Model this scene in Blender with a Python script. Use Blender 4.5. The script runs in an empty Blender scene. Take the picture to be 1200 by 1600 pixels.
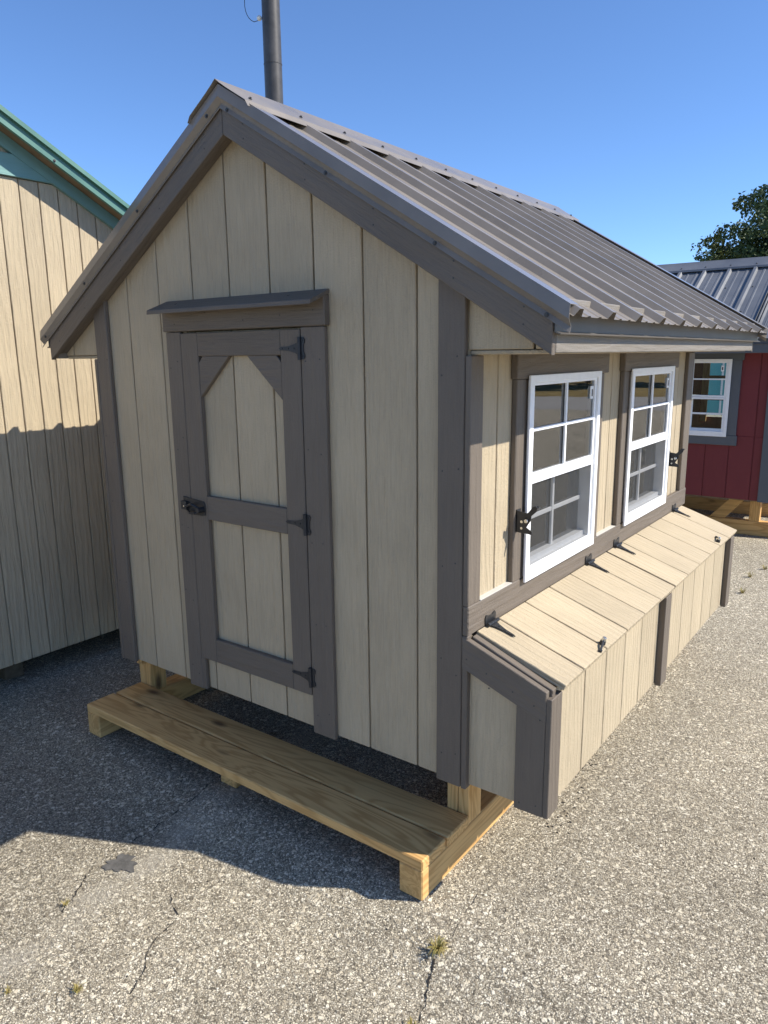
import bpy, bmesh, math, random
import numpy as np
from mathutils import Vector, Matrix

# ------------------------------------------------------------------ camera, sky, sun, exposure
SC = bpy.context.scene
COL = SC.collection
R_ = math.radians
cam_d = bpy.data.cameras.new('camera')
cam = bpy.data.objects.new('camera', cam_d); COL.objects.link(cam)
_y, _p, _r = R_(36.51), R_(12.112), R_(-0.642)
_F = Vector((-math.sin(_y)*math.cos(_p), math.cos(_y)*math.cos(_p), -math.sin(_p)))
_Rt = Vector((math.cos(_y), math.sin(_y), 0)); _U = _Rt.cross(_F)
_c, _s = math.cos(_r), math.sin(_r)
_X, _Y = _c*_Rt+_s*_U, -_s*_Rt+_c*_U
cam.matrix_world = Matrix(((_X.x, _Y.x, -_F.x, 1.086), (_X.y, _Y.y, -_F.y, -1.885), (_X.z, _Y.z, -_F.z, 1.694), (0, 0, 0, 1)))
cam_d.sensor_fit = 'HORIZONTAL'; cam_d.sensor_width = 36.0
cam_d.lens = 36*1145.07/1200
cam_d.clip_start = 0.05; cam_d.clip_end = 3000
SC.camera = cam
SUN = Vector((1.0, 0.47, 1.0)).normalized()
EL = math.asin(SUN.z); AZ = math.atan2(SUN.x, SUN.y)
w = bpy.data.worlds.new('World'); SC.world = w; w.use_nodes = True
wn = w.node_tree; bg = wn.nodes['Background']
sky = wn.nodes.new('ShaderNodeTexSky'); sky.sky_type = 'NISHITA'; sky.sun_disc = False
sky.sun_elevation = EL; sky.sun_rotation = AZ
sky.air_density = 1.0; sky.dust_density = 0.0; sky.ozone_density = 8.0; sky.altitude = 2500
wn.links.new(sky.outputs[0], bg.inputs[0]); bg.inputs[1].default_value = 0.15
sd = bpy.data.lights.new('sun', 'SUN'); sd.energy = 5.0; sd.angle = R_(0.53); sd.color = (1.0, 0.95, 0.86)
so = bpy.data.objects.new('sun', sd); COL.objects.link(so); so.location = (8, 4, 9)
so.rotation_euler = SUN.to_track_quat('Z', 'Y').to_euler()
SC.view_settings.view_transform = 'Standard'; SC.view_settings.look = 'None'
SC.view_settings.exposure = 0.56; SC.view_settings.gamma = 1.0; SC.view_settings.use_curve_mapping = False
SC.cycles.use_denoising = True
SC.cycles.max_bounces = 8; SC.cycles.transparent_max_bounces = 12

# ------------------------------------------------------------------ materials
def newmat(name):
    m = bpy.data.materials.new(name); m.use_nodes = True
    nt = m.node_tree; return m, nt, nt.nodes['Principled BSDF']
class N:
    def __init__(s, nt): s.nt = nt
    def n(s, t, **k):
        o = s.nt.nodes.new(t)
        for a, b in k.items(): setattr(o, a, b)
        return o
    def l(s, a, b): s.nt.links.new(a, b)
    def val(s, sock, v):
        if hasattr(v, 'links') or hasattr(v, 'is_linked'): s.l(v, sock)
        else: sock.default_value = v
    def math(s, op, a, b=None, clamp=False):
        o = s.n('ShaderNodeMath', operation=op, use_clamp=clamp); s.val(o.inputs[0], a)
        if b is not None: s.val(o.inputs[1], b)
        return o.outputs[0]
    def mix(s, f, a, b, blend='MIX'):
        o = s.n('ShaderNodeMix', data_type='RGBA', blend_type=blend); s.val(o.inputs[0], f)
        for sk, v in ((o.inputs[6], a), (o.inputs[7], b)):
            if isinstance(v, tuple): sk.default_value = (*v[:3], 1)
            else: s.l(v, sk)
        return o.outputs[2]
    def ramp(s, f, pts, interp='LINEAR'):
        o = s.n('ShaderNodeValToRGB'); cr = o.color_ramp; cr.interpolation = interp
        while len(cr.elements) < len(pts): cr.elements.new(0.5)
        for e, (p, c) in zip(cr.elements, pts):
            e.position = p; e.color = (*c, 1) if isinstance(c, tuple) else (c, c, c, 1)
        s.l(f, o.inputs[0]); return o.outputs[0]
    def mapr(s, f, a, b, c, d):
        o = s.n('ShaderNodeMapRange'); s.l(f, o.inputs[0])
        for i, v in enumerate((a, b, c, d)): o.inputs[i+1].default_value = v
        return o.outputs[0]
    def noise(s, vec, scale, detail=4, rough=.55, dist=0.):
        o = s.n('ShaderNodeTexNoise'); s.l(vec, o.inputs['Vector'])
        o.inputs['Scale'].default_value = scale; o.inputs['Detail'].default_value = detail
        o.inputs['Roughness'].default_value = rough; o.inputs['Distortion'].default_value = dist
        return o.outputs[0]
    def voro(s, vec, scale, feature='F1', rnd=1.):
        o = s.n('ShaderNodeTexVoronoi', feature=feature); s.l(vec, o.inputs['Vector'])
        o.inputs['Scale'].default_value = scale; o.inputs['Randomness'].default_value = rnd; return o
    def coords(s, scale=(1, 1, 1), rnd=True):
        tc = s.n('ShaderNodeTexCoord'); v = tc.outputs['Object']
        if rnd:
            oi = s.n('ShaderNodeObjectInfo')
            cm = s.n('ShaderNodeCombineXYZ')
            r1 = s.math('MULTIPLY', oi.outputs['Random'], 37.); r2 = s.math('MULTIPLY', oi.outputs['Random'], 91.)
            for i, q in enumerate((r1, r2, s.math('MULTIPLY', oi.outputs['Random'], 53.))): s.l(q, cm.inputs[i])
            ad = s.n('ShaderNodeVectorMath', operation='ADD'); s.l(v, ad.inputs[0]); s.l(cm.outputs[0], ad.inputs[1]); v = ad.outputs[0]
        if scale != (1, 1, 1):
            mu = s.n('ShaderNodeVectorMath', operation='MULTIPLY'); s.l(v, mu.inputs[0]); mu.inputs[1].default_value = scale; v = mu.outputs[0]
        return v
    def bump(s, h, strength, dist, normal=None):
        o = s.n('ShaderNodeBump'); s.l(h, o.inputs['Height']); o.inputs['Strength'].default_value = strength
        o.inputs['Distance'].default_value = dist
        if normal is not None: s.l(normal, o.inputs['Normal'])
        return o.outputs[0]

def stretch(axis, along=1.0, across=9.0):
    return tuple(along if a == axis else across for a in 'xyz')

def painted_wood(name, col, axis, depth=.0022, strength=.55, rough=.6, var=.10):
    """exterior paint over wood-grain embossed siding / trim"""
    m, nt, b = newmat(name); k = N(nt)
    v = k.coords(stretch(axis, 1.0, 11.0))
    g1 = k.noise(v, 4.5, 6, .62, 1.2)
    v2 = k.coords(stretch(axis, 2.5, 60.0)); g2 = k.noise(v2, 3.0, 3, .6, .3)
    wv = k.n('ShaderNodeTexWave', wave_type='RINGS', rings_direction={'x': 'X', 'y': 'Y', 'z': 'Z'}[axis])
    k.l(k.coords(stretch(axis, .9, 3.4)), wv.inputs['Vector']); wv.inputs['Scale'].default_value = 3.2
    wv.inputs['Distortion'].default_value = 9; wv.inputs['Detail'].default_value = 3; wv.inputs['Detail Scale'].default_value = .8
    v3 = k.coords(); spk = k.noise(v3, 160, 2, .5)
    h = k.math('ADD', k.math('MULTIPLY', g1, .9), k.math('MULTIPLY', g2, .55))
    h = k.math('ADD', h, k.math('MULTIPLY', k.mapr(wv.outputs['Fac'], .35, .95, 0, 1), .28))
    h = k.math('ADD', h, k.math('MULTIPLY', spk, .38))
    big = k.noise(k.coords(), 2.1, 3, .6)
    f = k.mapr(k.math('ADD', k.math('MULTIPLY', g2, .5), k.math('MULTIPLY', big, .5)), .3, .7, 1-var, 1+var)
    oi = k.n('ShaderNodeObjectInfo'); f = k.math('MULTIPLY', f, k.mapr(oi.outputs['Random'], 0, 1, .965, 1.035))
    sc = k.n('ShaderNodeVectorMath', operation='SCALE'); sc.inputs[0].default_value = col; k.l(f, sc.inputs['Scale'])
    # sparse grain flecks where paint is thin
    fl = k.mapr(g2, .60, .74, 0, .34)
    c = k.mix(fl, sc.outputs[0], (col[0]*.45, col[1]*.42, col[2]*.4))
    k.l(c, b.inputs['Base Color']); b.inputs['Roughness'].default_value = rough
    b.inputs['Specular IOR Level'].default_value = .35
    k.l(k.bump(h, strength, depth), b.inputs['Normal']); return m

def pine(name, axis, base=(.70, .43, .170), dark=(.44, .232, .075), knots=True):
    m, nt, b = newmat(name); k = N(nt)
    v = k.coords(stretch(axis, .55, 5.0))
    n1 = k.noise(v, 1.6, 3, .5, .8)
    ring = k.math('SINE', k.math('MULTIPLY', n1, 75.))
    ring = k.mapr(ring, -1, 1, 0, 1); ring = k.math('POWER', ring, 1.7)
    fine = k.noise(k.coords(stretch(axis, 2.0, 90.0)), 3, 3, .6)
    f = k.math('ADD', k.math('MULTIPLY', ring, .5), k.math('MULTIPLY', fine, .45))
    c = k.mix(k.mapr(f, .15, .85, 0, 1), base, dark)
    tone = k.noise(k.coords(stretch(axis, .5, 2)), 2.0, 2)
    c = k.mix(k.mapr(tone, .35, .7, 0, .45), c, (.58, .37, .145))
    h = fine
    if knots:
        vo = k.voro(k.coords(stretch(axis, 3.2, 8.0)), 1.0); d = vo.outputs['Distance']
        kn = k.mapr(d, .07, .19, 1, 0)
        c = k.mix(k.math('MULTIPLY', kn, .85), c, (.10, .05, .025))
    k.l(c, b.inputs['Base Color']); b.inputs['Roughness'].default_value = .7; b.inputs['Specular IOR Level'].default_value = .25
    k.l(k.bump(h, .35, .0015), b.inputs['Normal']); return m

def roof_metal(name, col, rough=.38):
    m, nt, b = newmat(name); k = N(nt)
    v = k.coords(); n1 = k.noise(v, 3, 4, .6); n2 = k.noise(v, 220, 2, .6)
    f = k.mapr(n1, .3, .7, .84, 1.16)
    sc = k.n('ShaderNodeVectorMath', operation='SCALE'); sc.inputs[0].default_value = col; k.l(f, sc.inputs['Scale'])
    dust = k.mapr(n2, .62, .75, 0, .12)
    k.l(k.mix(dust, sc.outputs[0], (.35, .32, .27)), b.inputs['Base Color'])
    k.l(k.mapr(n1, .3, .7, rough-.06, rough+.1), b.inputs['Roughness'])
    b.inputs['Specular IOR Level'].default_value = .55
    wav = k.math('ADD', k.noise(v, 1.7, 2), k.math('MULTIPLY', k.noise(v, 7, 2), .3))
    k.l(k.bump(wav, .10, .02), b.inputs['Normal']); return m

def plain(name, col, rough=.5, metal=0., spec=.5, var=.0, nscale=30, bump=0.):
    m, nt, b = newmat(name); k = N(nt)
    n1 = k.noise(k.coords(), nscale, 3, .6)
    f = k.mapr(n1, .3, .7, 1-max(var, .03), 1+max(var, .03))
    sc = k.n('ShaderNodeVectorMath', operation='SCALE'); sc.inputs[0].default_value = col; k.l(f, sc.inputs['Scale'])
    k.l(sc.outputs[0], b.inputs['Base Color'])
    b.inputs['Roughness'].default_value = rough; b.inputs['Metallic'].default_value = metal; b.inputs['Specular IOR Level'].default_value = spec
    if bump: k.l(k.bump(n1, .5, bump), b.inputs['Normal'])
    return m

def asphalt():
    m, nt, b = newmat('asphalt'); k = N(nt)
    v = k.coords(rnd=False)
    wob = k.n('ShaderNodeTexNoise'); k.l(v, wob.inputs['Vector']); wob.inputs['Scale'].default_value = 110; wob.inputs['Detail'].default_value = 2
    ad = k.n('ShaderNodeVectorMath', operation='MULTIPLY_ADD'); k.l(wob.outputs['Color'], ad.inputs[0]); ad.inputs[1].default_value = (.007, .007, 0); k.l(v, ad.inputs[2])
    fl = k.n('ShaderNodeVectorMath', operation='MULTIPLY'); k.l(ad.outputs[0], fl.inputs[0]); fl.inputs[1].default_value = (1, 1, 0); vv = fl.outputs[0]
    def layer(scale, e0, e1):
        f = k.voro(vv, scale); d = k.voro(vv, scale, 'DISTANCE_TO_EDGE')
        sp = k.n('ShaderNodeSeparateColor'); k.l(f.outputs['Color'], sp.inputs[0])
        return sp.outputs[0], sp.outputs[1], sp.outputs[2], k.mapr(d.outputs['Distance'], e0, e1, 0, 1)
    tones = [(0, (.19, .160, .115)), (.15, (.41, .348, .252)), (.40, (.67, .580, .425)), (.70, (.82, .725, .550)), (1, (.88, .80, .64))]
    BIND = (.092, .076, .054)
    r1, p1, q1, e1_ = layer(290, .0, .19); r2, p2, q2, e2_ = layer(155, .02, .15); r3, p3, q3, e3_ = layer(84, .01, .10)
    c = k.mix(e1_, BIND, k.ramp(r1, [(t, tuple(x*.80 for x in cc)) for t, cc in tones]))
    m2 = k.math('MULTIPLY', k.math('GREATER_THAN', p2, .42), e2_); c = k.mix(m2, c, k.ramp(r2, tones))
    m2b = k.math('MULTIPLY', k.math('GREATER_THAN', p2, .42), k.math('SUBTRACT', 1., e2_)); c = k.mix(k.math('MULTIPLY', m2b, .8), c, BIND)
    m3 = k.math('MULTIPLY', k.math('GREATER_THAN', p3, .86), e3_); c = k.mix(m3, c, k.ramp(r3, tones))
    pit = k.mapr(k.noise(v, 90, 3, .65), .34, .44, .7, 0); c = k.mix(pit, c, (.085, .074, .060))
    big_noise = k.noise(v, 2.3, 4, .6)
    # worn pale band crossing the lot, and tone patches
    sx = k.n('ShaderNodeSeparateXYZ'); k.l(v, sx.inputs[0])
    wobl = k.math('MULTIPLY', k.math('SUBTRACT', k.noise(v, 3.2, 3), .5), .16)
    lx = k.math('ADD', k.math('ADD', sx.outputs[0], k.math('MULTIPLY', sx.outputs[1], .08)), wobl)
    dband = k.math('ABSOLUTE', k.math('ADD', lx, .985))
    band = k.mapr(dband, .02, .12, 1, 0)
    fines = k.noise(v, 420, 2, .6)
    bandc = k.mix(k.mapr(fines, .35, .65, 0, 1), (.36, .325, .265), (.50, .455, .375))
    c = k.mix(k.math('MULTIPLY', band, k.mapr(k.noise(v, 9, 3), .35, .65, .0, .5)), c, bandc)
    tone = k.mapr(big_noise, .3, .7, .90, 1.08)
    t2 = k.mapr(k.noise(v, .45, 3), .35, .65, .9, 1.08)
    tone = k.math('MULTIPLY', tone, t2)
    stain = k.mapr(k.noise(v, 1.1, 5, .7, .6), .64, .76, 1.0, .82); tone = k.math('MULTIPLY', tone, stain)
    # left of the band the surface is the older, darker coat
    old = k.mapr(lx, -1.08, -1.02, .86, 1.0); tone = k.math('MULTIPLY', tone, old)
    mul = k.n('ShaderNodeVectorMath', operation='SCALE'); k.l(c, mul.inputs[0]); k.l(tone, mul.inputs['Scale'])
    k.l(mul.outputs[0], b.inputs['Base Color']); b.inputs['Roughness'].default_value = .85; b.inputs['Specular IOR Level'].default_value = .2
    h = k.math('ADD', k.math('MULTIPLY', m2, k.mapr(q2, 0, 1, .4, .9)), k.math('MULTIPLY', e1_, .35)); h = k.math('ADD', h, m3); h = k.math('SUBTRACT', h, k.math('MULTIPLY', pit, .8))
    h = k.math('ADD', h, k.math('MULTIPLY', k.noise(v, 35, 3), .6))
    k.l(k.bump(h, .8, .004), b.inputs['Normal']); return m

def glass(name, ior):
    m = bpy.data.materials.new(name); m.use_nodes = True; nt = m.node_tree; nt.nodes.clear(); k = N(nt)
    o = k.n('ShaderNodeOutputMaterial'); mx = k.n('ShaderNodeMixShader'); fr = k.n('ShaderNodeFresnel'); fr.inputs[0].default_value = ior
    t = k.n('ShaderNodeBsdfTransparent'); t.inputs[0].default_value = (.82, .86, .84, 1)
    g = k.n('ShaderNodeBsdfGlossy'); g.inputs['Roughness'].default_value = .015
    nb = k.bump(k.noise(k.coords(), 3.0, 2), .05, .01); k.l(nb, g.inputs['Normal'])
    k.l(fr.outputs[0], mx.inputs[0]); k.l(t.outputs[0], mx.inputs[1]); k.l(g.outputs[0], mx.inputs[2]); k.l(mx.outputs[0], o.inputs[0]); return m
def screen_mat():
    m = bpy.data.materials.new('insect_screen'); m.use_nodes = True; nt = m.node_tree; nt.nodes.clear(); k = N(nt)
    o = k.n('ShaderNodeOutputMaterial'); mx = k.n('ShaderNodeMixShader')
    t = k.n('ShaderNodeBsdfTransparent'); d = k.n('ShaderNodeBsdfDiffuse'); d.inputs[0].default_value = (.07, .07, .068, 1)
    mx.inputs[0].default_value = .50
    k.l(t.outputs[0], mx.inputs[1]); k.l(d.outputs[0], mx.inputs[2]); k.l(mx.outputs[0], o.inputs[0]); return m
def leaf_mat(name, a, b_):
    m, nt, b = newmat(name); k = N(nt)
    g = k.n('ShaderNodeNewGeometry')
    c = k.ramp(g.outputs['Random Per Island'], [(0, a), (1, b_)])
    n1 = k.noise(k.coords(rnd=False), .55, 2)
    c = k.mix(k.mapr(n1, .5, .68, 0, .7), c, (b_[0]*1.9, b_[1]*1.35, b_[2]*.8))
    k.l(c, b.inputs['Base Color']); b.inputs['Roughness'].default_value = .6; b.inputs['Specular IOR Level'].default_value = .3
    return m

BEIGE = (.446, .362, .242); GREY = (.146, .119, .093)
M = {}
for ax in 'xyz':
    M['beige_'+ax] = painted_wood('beige_siding_'+ax, BEIGE, ax, .0060, .9, .62, .17)
    M['grey_'+ax] = painted_wood('grey_trim_'+ax, GREY, ax, .0042, .75, .55, .15)
    M['pine_'+ax] = pine('treated_pine_'+ax, ax)
    M['red_'+ax] = painted_wood('red_siding_'+ax, (.165, .028, .034), ax, .002, .4, .55)
    M['slate_'+ax] = painted_wood('slate_trim_'+ax, (.105, .115, .13), ax, .002, .4, .55)
    M['teal_'+ax] = painted_wood('teal_trim_'+ax, (.17, .31, .285), ax, .003, .6, .5)
    M['aqua_'+ax] = painted_wood('aqua_siding_'+ax, (.07, .42, .46), ax, .002, .4, .5)
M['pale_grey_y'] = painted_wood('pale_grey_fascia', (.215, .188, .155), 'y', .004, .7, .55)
M['roof'] = roof_metal('bronze_grey_roof_metal', (.215, .186, .155), .30)
M['roof_drip_shade'] = roof_metal('bronze_grey_drip_edge_shaded', (.115, .103, .090), .4)  # same metal as the roof; shade under the sheet overhang painted in as darker colour
M['roof_edge'] = roof_metal('bronze_grey_folded_trim', (.215, .185, .152), .14)
M['roof_grey'] = roof_metal('charcoal_roof_metal', (.135, .14, .15), .36)
M['roof_green'] = roof_metal('green_roof_metal', (.085, .185, .145), .36)
M['roof_teal'] = roof_metal('teal_roof_metal', (.05, .27, .28), .36)
M['black'] = plain('black_hardware', (.030, .031, .034), .42, .3, .5, .2)
M['steel'] = plain('bright_steel', (.62, .62, .60), .25, .9)
M['screw'] = plain('painted_screw_head', (.05, .048, .045), .5)
M['white'] = plain('white_vinyl', (.88, .885, .89), .38, 0, .4)
M['inside'] = plain('raw_panel_inside', (.22, .16, .10), .8, 0, .2, .2, 12)
M['dark_wood'] = plain('weathered_skid_wood', (.13, .10, .065), .8, 0, .2, .25, 18)
M['glass'] = glass('double_glazing', 3.2); M['glass_clear'] = glass('single_glazing', 1.45); M['screen'] = screen_mat()
M['asphalt'] = asphalt()
M['pole'] = plain('galvanized_pole', (.075, .07, .066), .45, .25, .4, .25, 5)
M['insulator'] = plain('white_ceramic', (.75, .74, .70), .3)
M['bark'] = plain('bark', (.09, .07, .05), .9, 0, .2, .3, 12, .03)
M['leaf'] = leaf_mat('oak_leaf', (.020, .045, .018), (.065, .100, .030))
M['straw'] = leaf_mat('dry_grass', (.34, .25, .09), (.30, .27, .08))
M['crack'] = plain('crack_fill', (.035, .032, .030), .95, 0, .1, .3, 60)
M['patch'] = plain('tar_patch', (.10, .095, .088), .9, 0, .2, .3, 40, .004)
M['road'] = plain('pale_road', (.36, .34, .31), .85, 0, .2, .08, 3)
M['verge'] = plain('dry_verge', (.26, .19, .075), .9, 0, .1, .3, 2)
M['shingle'] = plain('dark_ridge_vent', (.045, .035, .03), .8)
M['caulk'] = plain('pale_caulk', (.5, .48, .44), .7)

# ------------------------------------------------------------------ mesh building
ORG = {}
def ev(x): return Vector(x)
class MB:
    def __init__(s): s.v = []; s.f = []
    def add(s, vs, fs):
        o = len(s.v); s.v += [Vector(p) for p in vs]; s.f += [tuple(i+o for i in f) for f in fs]; return s
    def box(s, lo, hi):
        x0, y0, z0 = lo; x1, y1, z1 = hi
        return s.add([(x0,y0,z0),(x1,y0,z0),(x1,y1,z0),(x0,y1,z0),(x0,y0,z1),(x1,y0,z1),(x1,y1,z1),(x0,y1,z1)],
                     [(0,3,2,1),(4,5,6,7),(0,1,5,4),(1,2,6,5),(2,3,7,6),(3,0,4,7)])
    def prism(s, pts, vec):
        n = len(pts); p = [Vector(q) for q in pts]; vec = Vector(vec)
        nrm = Vector((0, 0, 0))
        for i in range(n): nrm += p[i].cross(p[(i+1) % n])
        if nrm.dot(vec) > 0: p = p[::-1]
        return s.add(p+[q+vec for q in p], [tuple(range(n)), tuple(range(2*n-1, n-1, -1))]+[(i+n, (i+1) % n+n, (i+1) % n, i)[::1] for i in range(n)])
    def tube(s, p0, p1, r0, r1=None, n=10, caps=True):
        r1 = r0 if r1 is None else r1
        p0, p1 = Vector(p0), Vector(p1); d = (p1-p0).normalized()
        a = d.orthogonal().normalized(); b = d.cross(a)
        vs = []
        for p, r in ((p0, r0), (p1, r1)):
            for i in range(n):
                t = 2*math.pi*i/n; vs.append(p+a*math.cos(t)*r+b*math.sin(t)*r)
        fs = [(i, (i+1) % n, (i+1) % n+n, i+n) for i in range(n)]
        if caps: fs += [tuple(range(n-1, -1, -1)), tuple(range(n, 2*n))]
        return s.add(vs, fs)
    def path(s, pts, r, n=8):
        for a, b in zip(pts, pts[1:]): s.tube(a, b, r, None, n)
        return s
    def build(s, name, mat, parent=None, bevel=0., frame=None, origin=None, smooth=False):
        vs = s.v
        lo = Vector([min(p[i] for p in vs) for i in range(3)]); hi = Vector([max(p[i] for p in vs) for i in range(3)])
        o = (lo+hi)/2 if origin is None else Vector(origin)
        loc = [p-o for p in vs]
        if frame is not None:
            inv = frame.transposed(); loc = [inv @ p for p in loc]
        me = bpy.data.meshes.new(name); bm = bmesh.new()
        bv = [bm.verts.new(p) for p in loc]
        for f in s.f:
            try: bm.faces.new([bv[i] for i in f])
            except ValueError: pass
        bmesh.ops.recalc_face_normals(bm, faces=bm.faces)
        if bevel:
            es = [e for e in bm.edges if len(e.link_faces) == 2 and e.calc_face_angle(0) > .5]
            bmesh.ops.bevel(bm, geom=es, offset=bevel, segments=1, affect='EDGES', clamp_overlap=True)
        bm.to_mesh(me); bm.free()
        me.materials.append(M[mat] if isinstance(mat, str) else mat)
        if smooth:
            for p in me.polygons: p.use_smooth = True
        ob = bpy.data.objects.new(name, me); COL.objects.link(ob)
        if frame is not None: ob.rotation_euler = frame.to_euler()
        if parent is not None: ob.parent = parent; ob.location = o-ORG[parent.name]
        else: ob.location = o
        ORG[ob.name] = o.copy(); return ob
def box(name, mat, parent, lo, hi, bevel=.0025): return MB().box(lo, hi).build(name, mat, parent, bevel)
def empty(name, loc, parent=None):
    o = bpy.data.objects.new(name, None); COL.objects.link(o); o.empty_display_size = .1
    loc = Vector(loc); ORG[o.name] = loc.copy()
    if parent is not None: o.parent = parent; o.location = loc-ORG[parent.name]
    else: o.location = loc
    return o
def tag(o, label, cat, group=None):
    o['label'] = label; o['category'] = cat
    if group: o['group'] = group
    return o
def struct(o): o['kind'] = 'structure'; return o
def inst(name, mesh, loc, parent, rot=None):
    o = bpy.data.objects.new(name, mesh); COL.objects.link(o); o.parent = parent; o.location = Vector(loc)-ORG[parent.name]
    if rot is not None: o.rotation_euler = rot.to_euler()
    return o
def clip_poly(poly, a, b, c):
    """keep a*x+b*y<=c of a 2d polygon"""
    out = []
    for i, p in enumerate(poly):
        q = poly[(i+1) % len(poly)]; dp = a*p[0]+b*p[1]-c; dq = a*q[0]+b*q[1]-c
        if dp <= 0: out.append(p)
        if dp*dq < 0:
            t = dp/(dp-dq); out.append((p[0]+t*(q[0]-p[0]), p[1]+t*(q[1]-p[1])))
    return out
def siding(parent, mat, O, A, Nn, cells, t=.010, gap=.007, clips=(), bevel=.0022):
    """one grooved siding board per cell (a0,a1,z0,z1), laid on plane O + a*A + z*Z, standing t proud along Nn"""
    O, A, Nn = Vector(O), Vector(A), Vector(Nn)
    for (a0, a1, z0, z1, g0, g1) in cells:
        poly = [(a0+(gap/2 if g0 else 0), z0), (a1-(gap/2 if g1 else 0), z0), (a1-(gap/2 if g1 else 0), z1), (a0+(gap/2 if g0 else 0), z1)]
        for cl in clips: poly = clip_poly(poly, *cl)
        if len(poly) < 3: continue
        pts = [O+A*a+Vector((0, 0, z)) for a, z in poly]
        MB().prism(pts, Nn*t).build('siding_board', mat, parent, bevel)
def cells(a0, a1, grooves, z0, z1):
    g = [a0]+sorted(x for x in grooves if a0+.004 < x < a1-.004)+[a1]
    return [(p, q, z0, z1, i > 0, i < len(g)-2) for i, (p, q) in enumerate(zip(g, g[1:]))]

def slope_frame(d, up=Vector((0, 0, 1))):
    x = Vector(d).normalized(); y = up.cross(x).normalized(); z = x.cross(y)
    return Matrix((x, y, z)).transposed()

# ------------------------------------------------------------------ ground
def gz(y):
    """the lot falls gently in front of the coop"""
    t = min(max((-.16-y)/.34, 0.), 1.); return -.05*t*t*(3-2*t)
def gp_(x, y):
    """ground point seen where (x, y, 0) would be: follow the line of sight down to the sloping lot"""
    c = Vector((1.086, -1.885, 1.694)); d = Vector((x, y, 0))-c; k = 1.
    for _ in range(6): k = (1.694-gz(c.y+d.y*k))/1.694
    return (c.x+d.x*k, c.y+d.y*k)
ys = [-600, -40, -6, -2, -1, -.6]+[-.50+.02*i for i in range(18)]+[-.1, .5, 3, 12, 60, 600]; xs_ = [-600, -60, -12, -4, 0, 4, 12, 60, 600]
g = MB(); nx = len(xs_)
g.add([(x, y, gz(y)) for y in ys for x in xs_], [(b*nx+a, b*nx+a+1, (b+1)*nx+a+1, (b+1)*nx+a) for b in range(len(ys)-1) for a in range(nx-1)])
struct(g.build('asphalt_lot', 'asphalt', origin=(0, 0, 0), smooth=True))
def strip(name, mat, s0, s1, half, z):
    d = Vector((.38, .925, 0)); q = Vector((.925, -.38, 0)); o = Vector((-1, -1.9, z))
    m = MB().add([o+d*s0-q*half, o+d*s0+q*half, o+d*s1+q*half, o+d*s1-q*half], [(0, 1, 2, 3)])
    return struct(m.build(name, mat))
strip('road', 'road', 23, 30, 60, .004)
strip('grass_verge', 'verge', 30, 60, 60, .006)
def crack(pts, wd, seed):
    rng = random.Random(seed); fine = []; pts = [gp_(*q) for q in pts]
    for a, b in zip(pts, pts[1:]):
        a, b = Vector((*a, 0)), Vector((*b, 0)); n = max(2, int((b-a).length/.018)); pr = Vector((-(b-a).y, (b-a).x, 0)).normalized()
        for i in range(n): fine.append(a.lerp(b, i/n)+pr*rng.uniform(-.006, .006))
    m = MB()
    L, Rr = [], []
    for i, p in enumerate(fine):
        d = (fine[min(i+1, len(fine)-1)]-fine[max(i-1, 0)]).normalized(); pr = Vector((-d.y, d.x, 0))
        ww = wd*rng.uniform(.15, 1.)*(0.25 if rng.random() < .25 else 1)
        a_, b_ = p+pr*ww/2, p-pr*ww/2; L.append(Vector((a_.x, a_.y, gz(a_.y)+.0022))); Rr.append(Vector((b_.x, b_.y, gz(b_.y)+.0022)))
    n = len(fine)
    m.add(L+Rr, [(i, i+1, n+i+1, n+i) for i in range(n-1)])
    return struct(m.build('pavement_crack', 'crack'))
crack([(.24, -.66), (.21, -.573), (.17, -.47), (.145, -.421), (.125, -.353)], .0075, 1)
crack([(.125, -.353), (.129, -.262), (.112, -.16), (.099, -.053)], .0022, 2)
crack([(-.48, -.96), (-.51, -.90), (-.583, -.804), (-.604, -.694)], .004, 4)
crack([(-.604, -.694), (-.66, -.675), (-.705, -.64)], .006, 5)
crack([(-.905, -.90), (-.93, -.877), (-.97, -.80), (-1.02, -.74)], .005, 6)
crack([(-1.03, -.56), (-1.05, -.3), (-1.09, -.06), (-1.13, .2)], .006, 8)
rng = random.Random(4)
def flat_patch(c, r, seed, mat, name, asp=(1, 1), rot=0.):
    rg = random.Random(seed); n = 40; pts = []; c = gp_(*c)
    for i in range(n):
        t = 2*math.pi*i/n; q = r*(1+.22*math.sin(3*t+seed)+.15*math.sin(7*t+2*seed)+rg.uniform(-.16, .16))
        x, y = math.cos(t)*q*asp[0], math.sin(t)*q*asp[1]
        pts.append((c[0]+x*math.cos(rot)-y*math.sin(rot), c[1]+x*math.sin(rot)+y*math.cos(rot), gz(c[1])+.0032))
    return struct(MB().add(pts+[(p[0], p[1], p[2]-.003) for p in pts], [tuple(range(n))]+[(i, (i+1) % n, (i+1) % n+n, i+n) for i in range(n)]).build(name, mat))
flat_patch((-.956, -.658), .048, 3, 'patch', 'tar_patch', (1.15, .85), .5)

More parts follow.
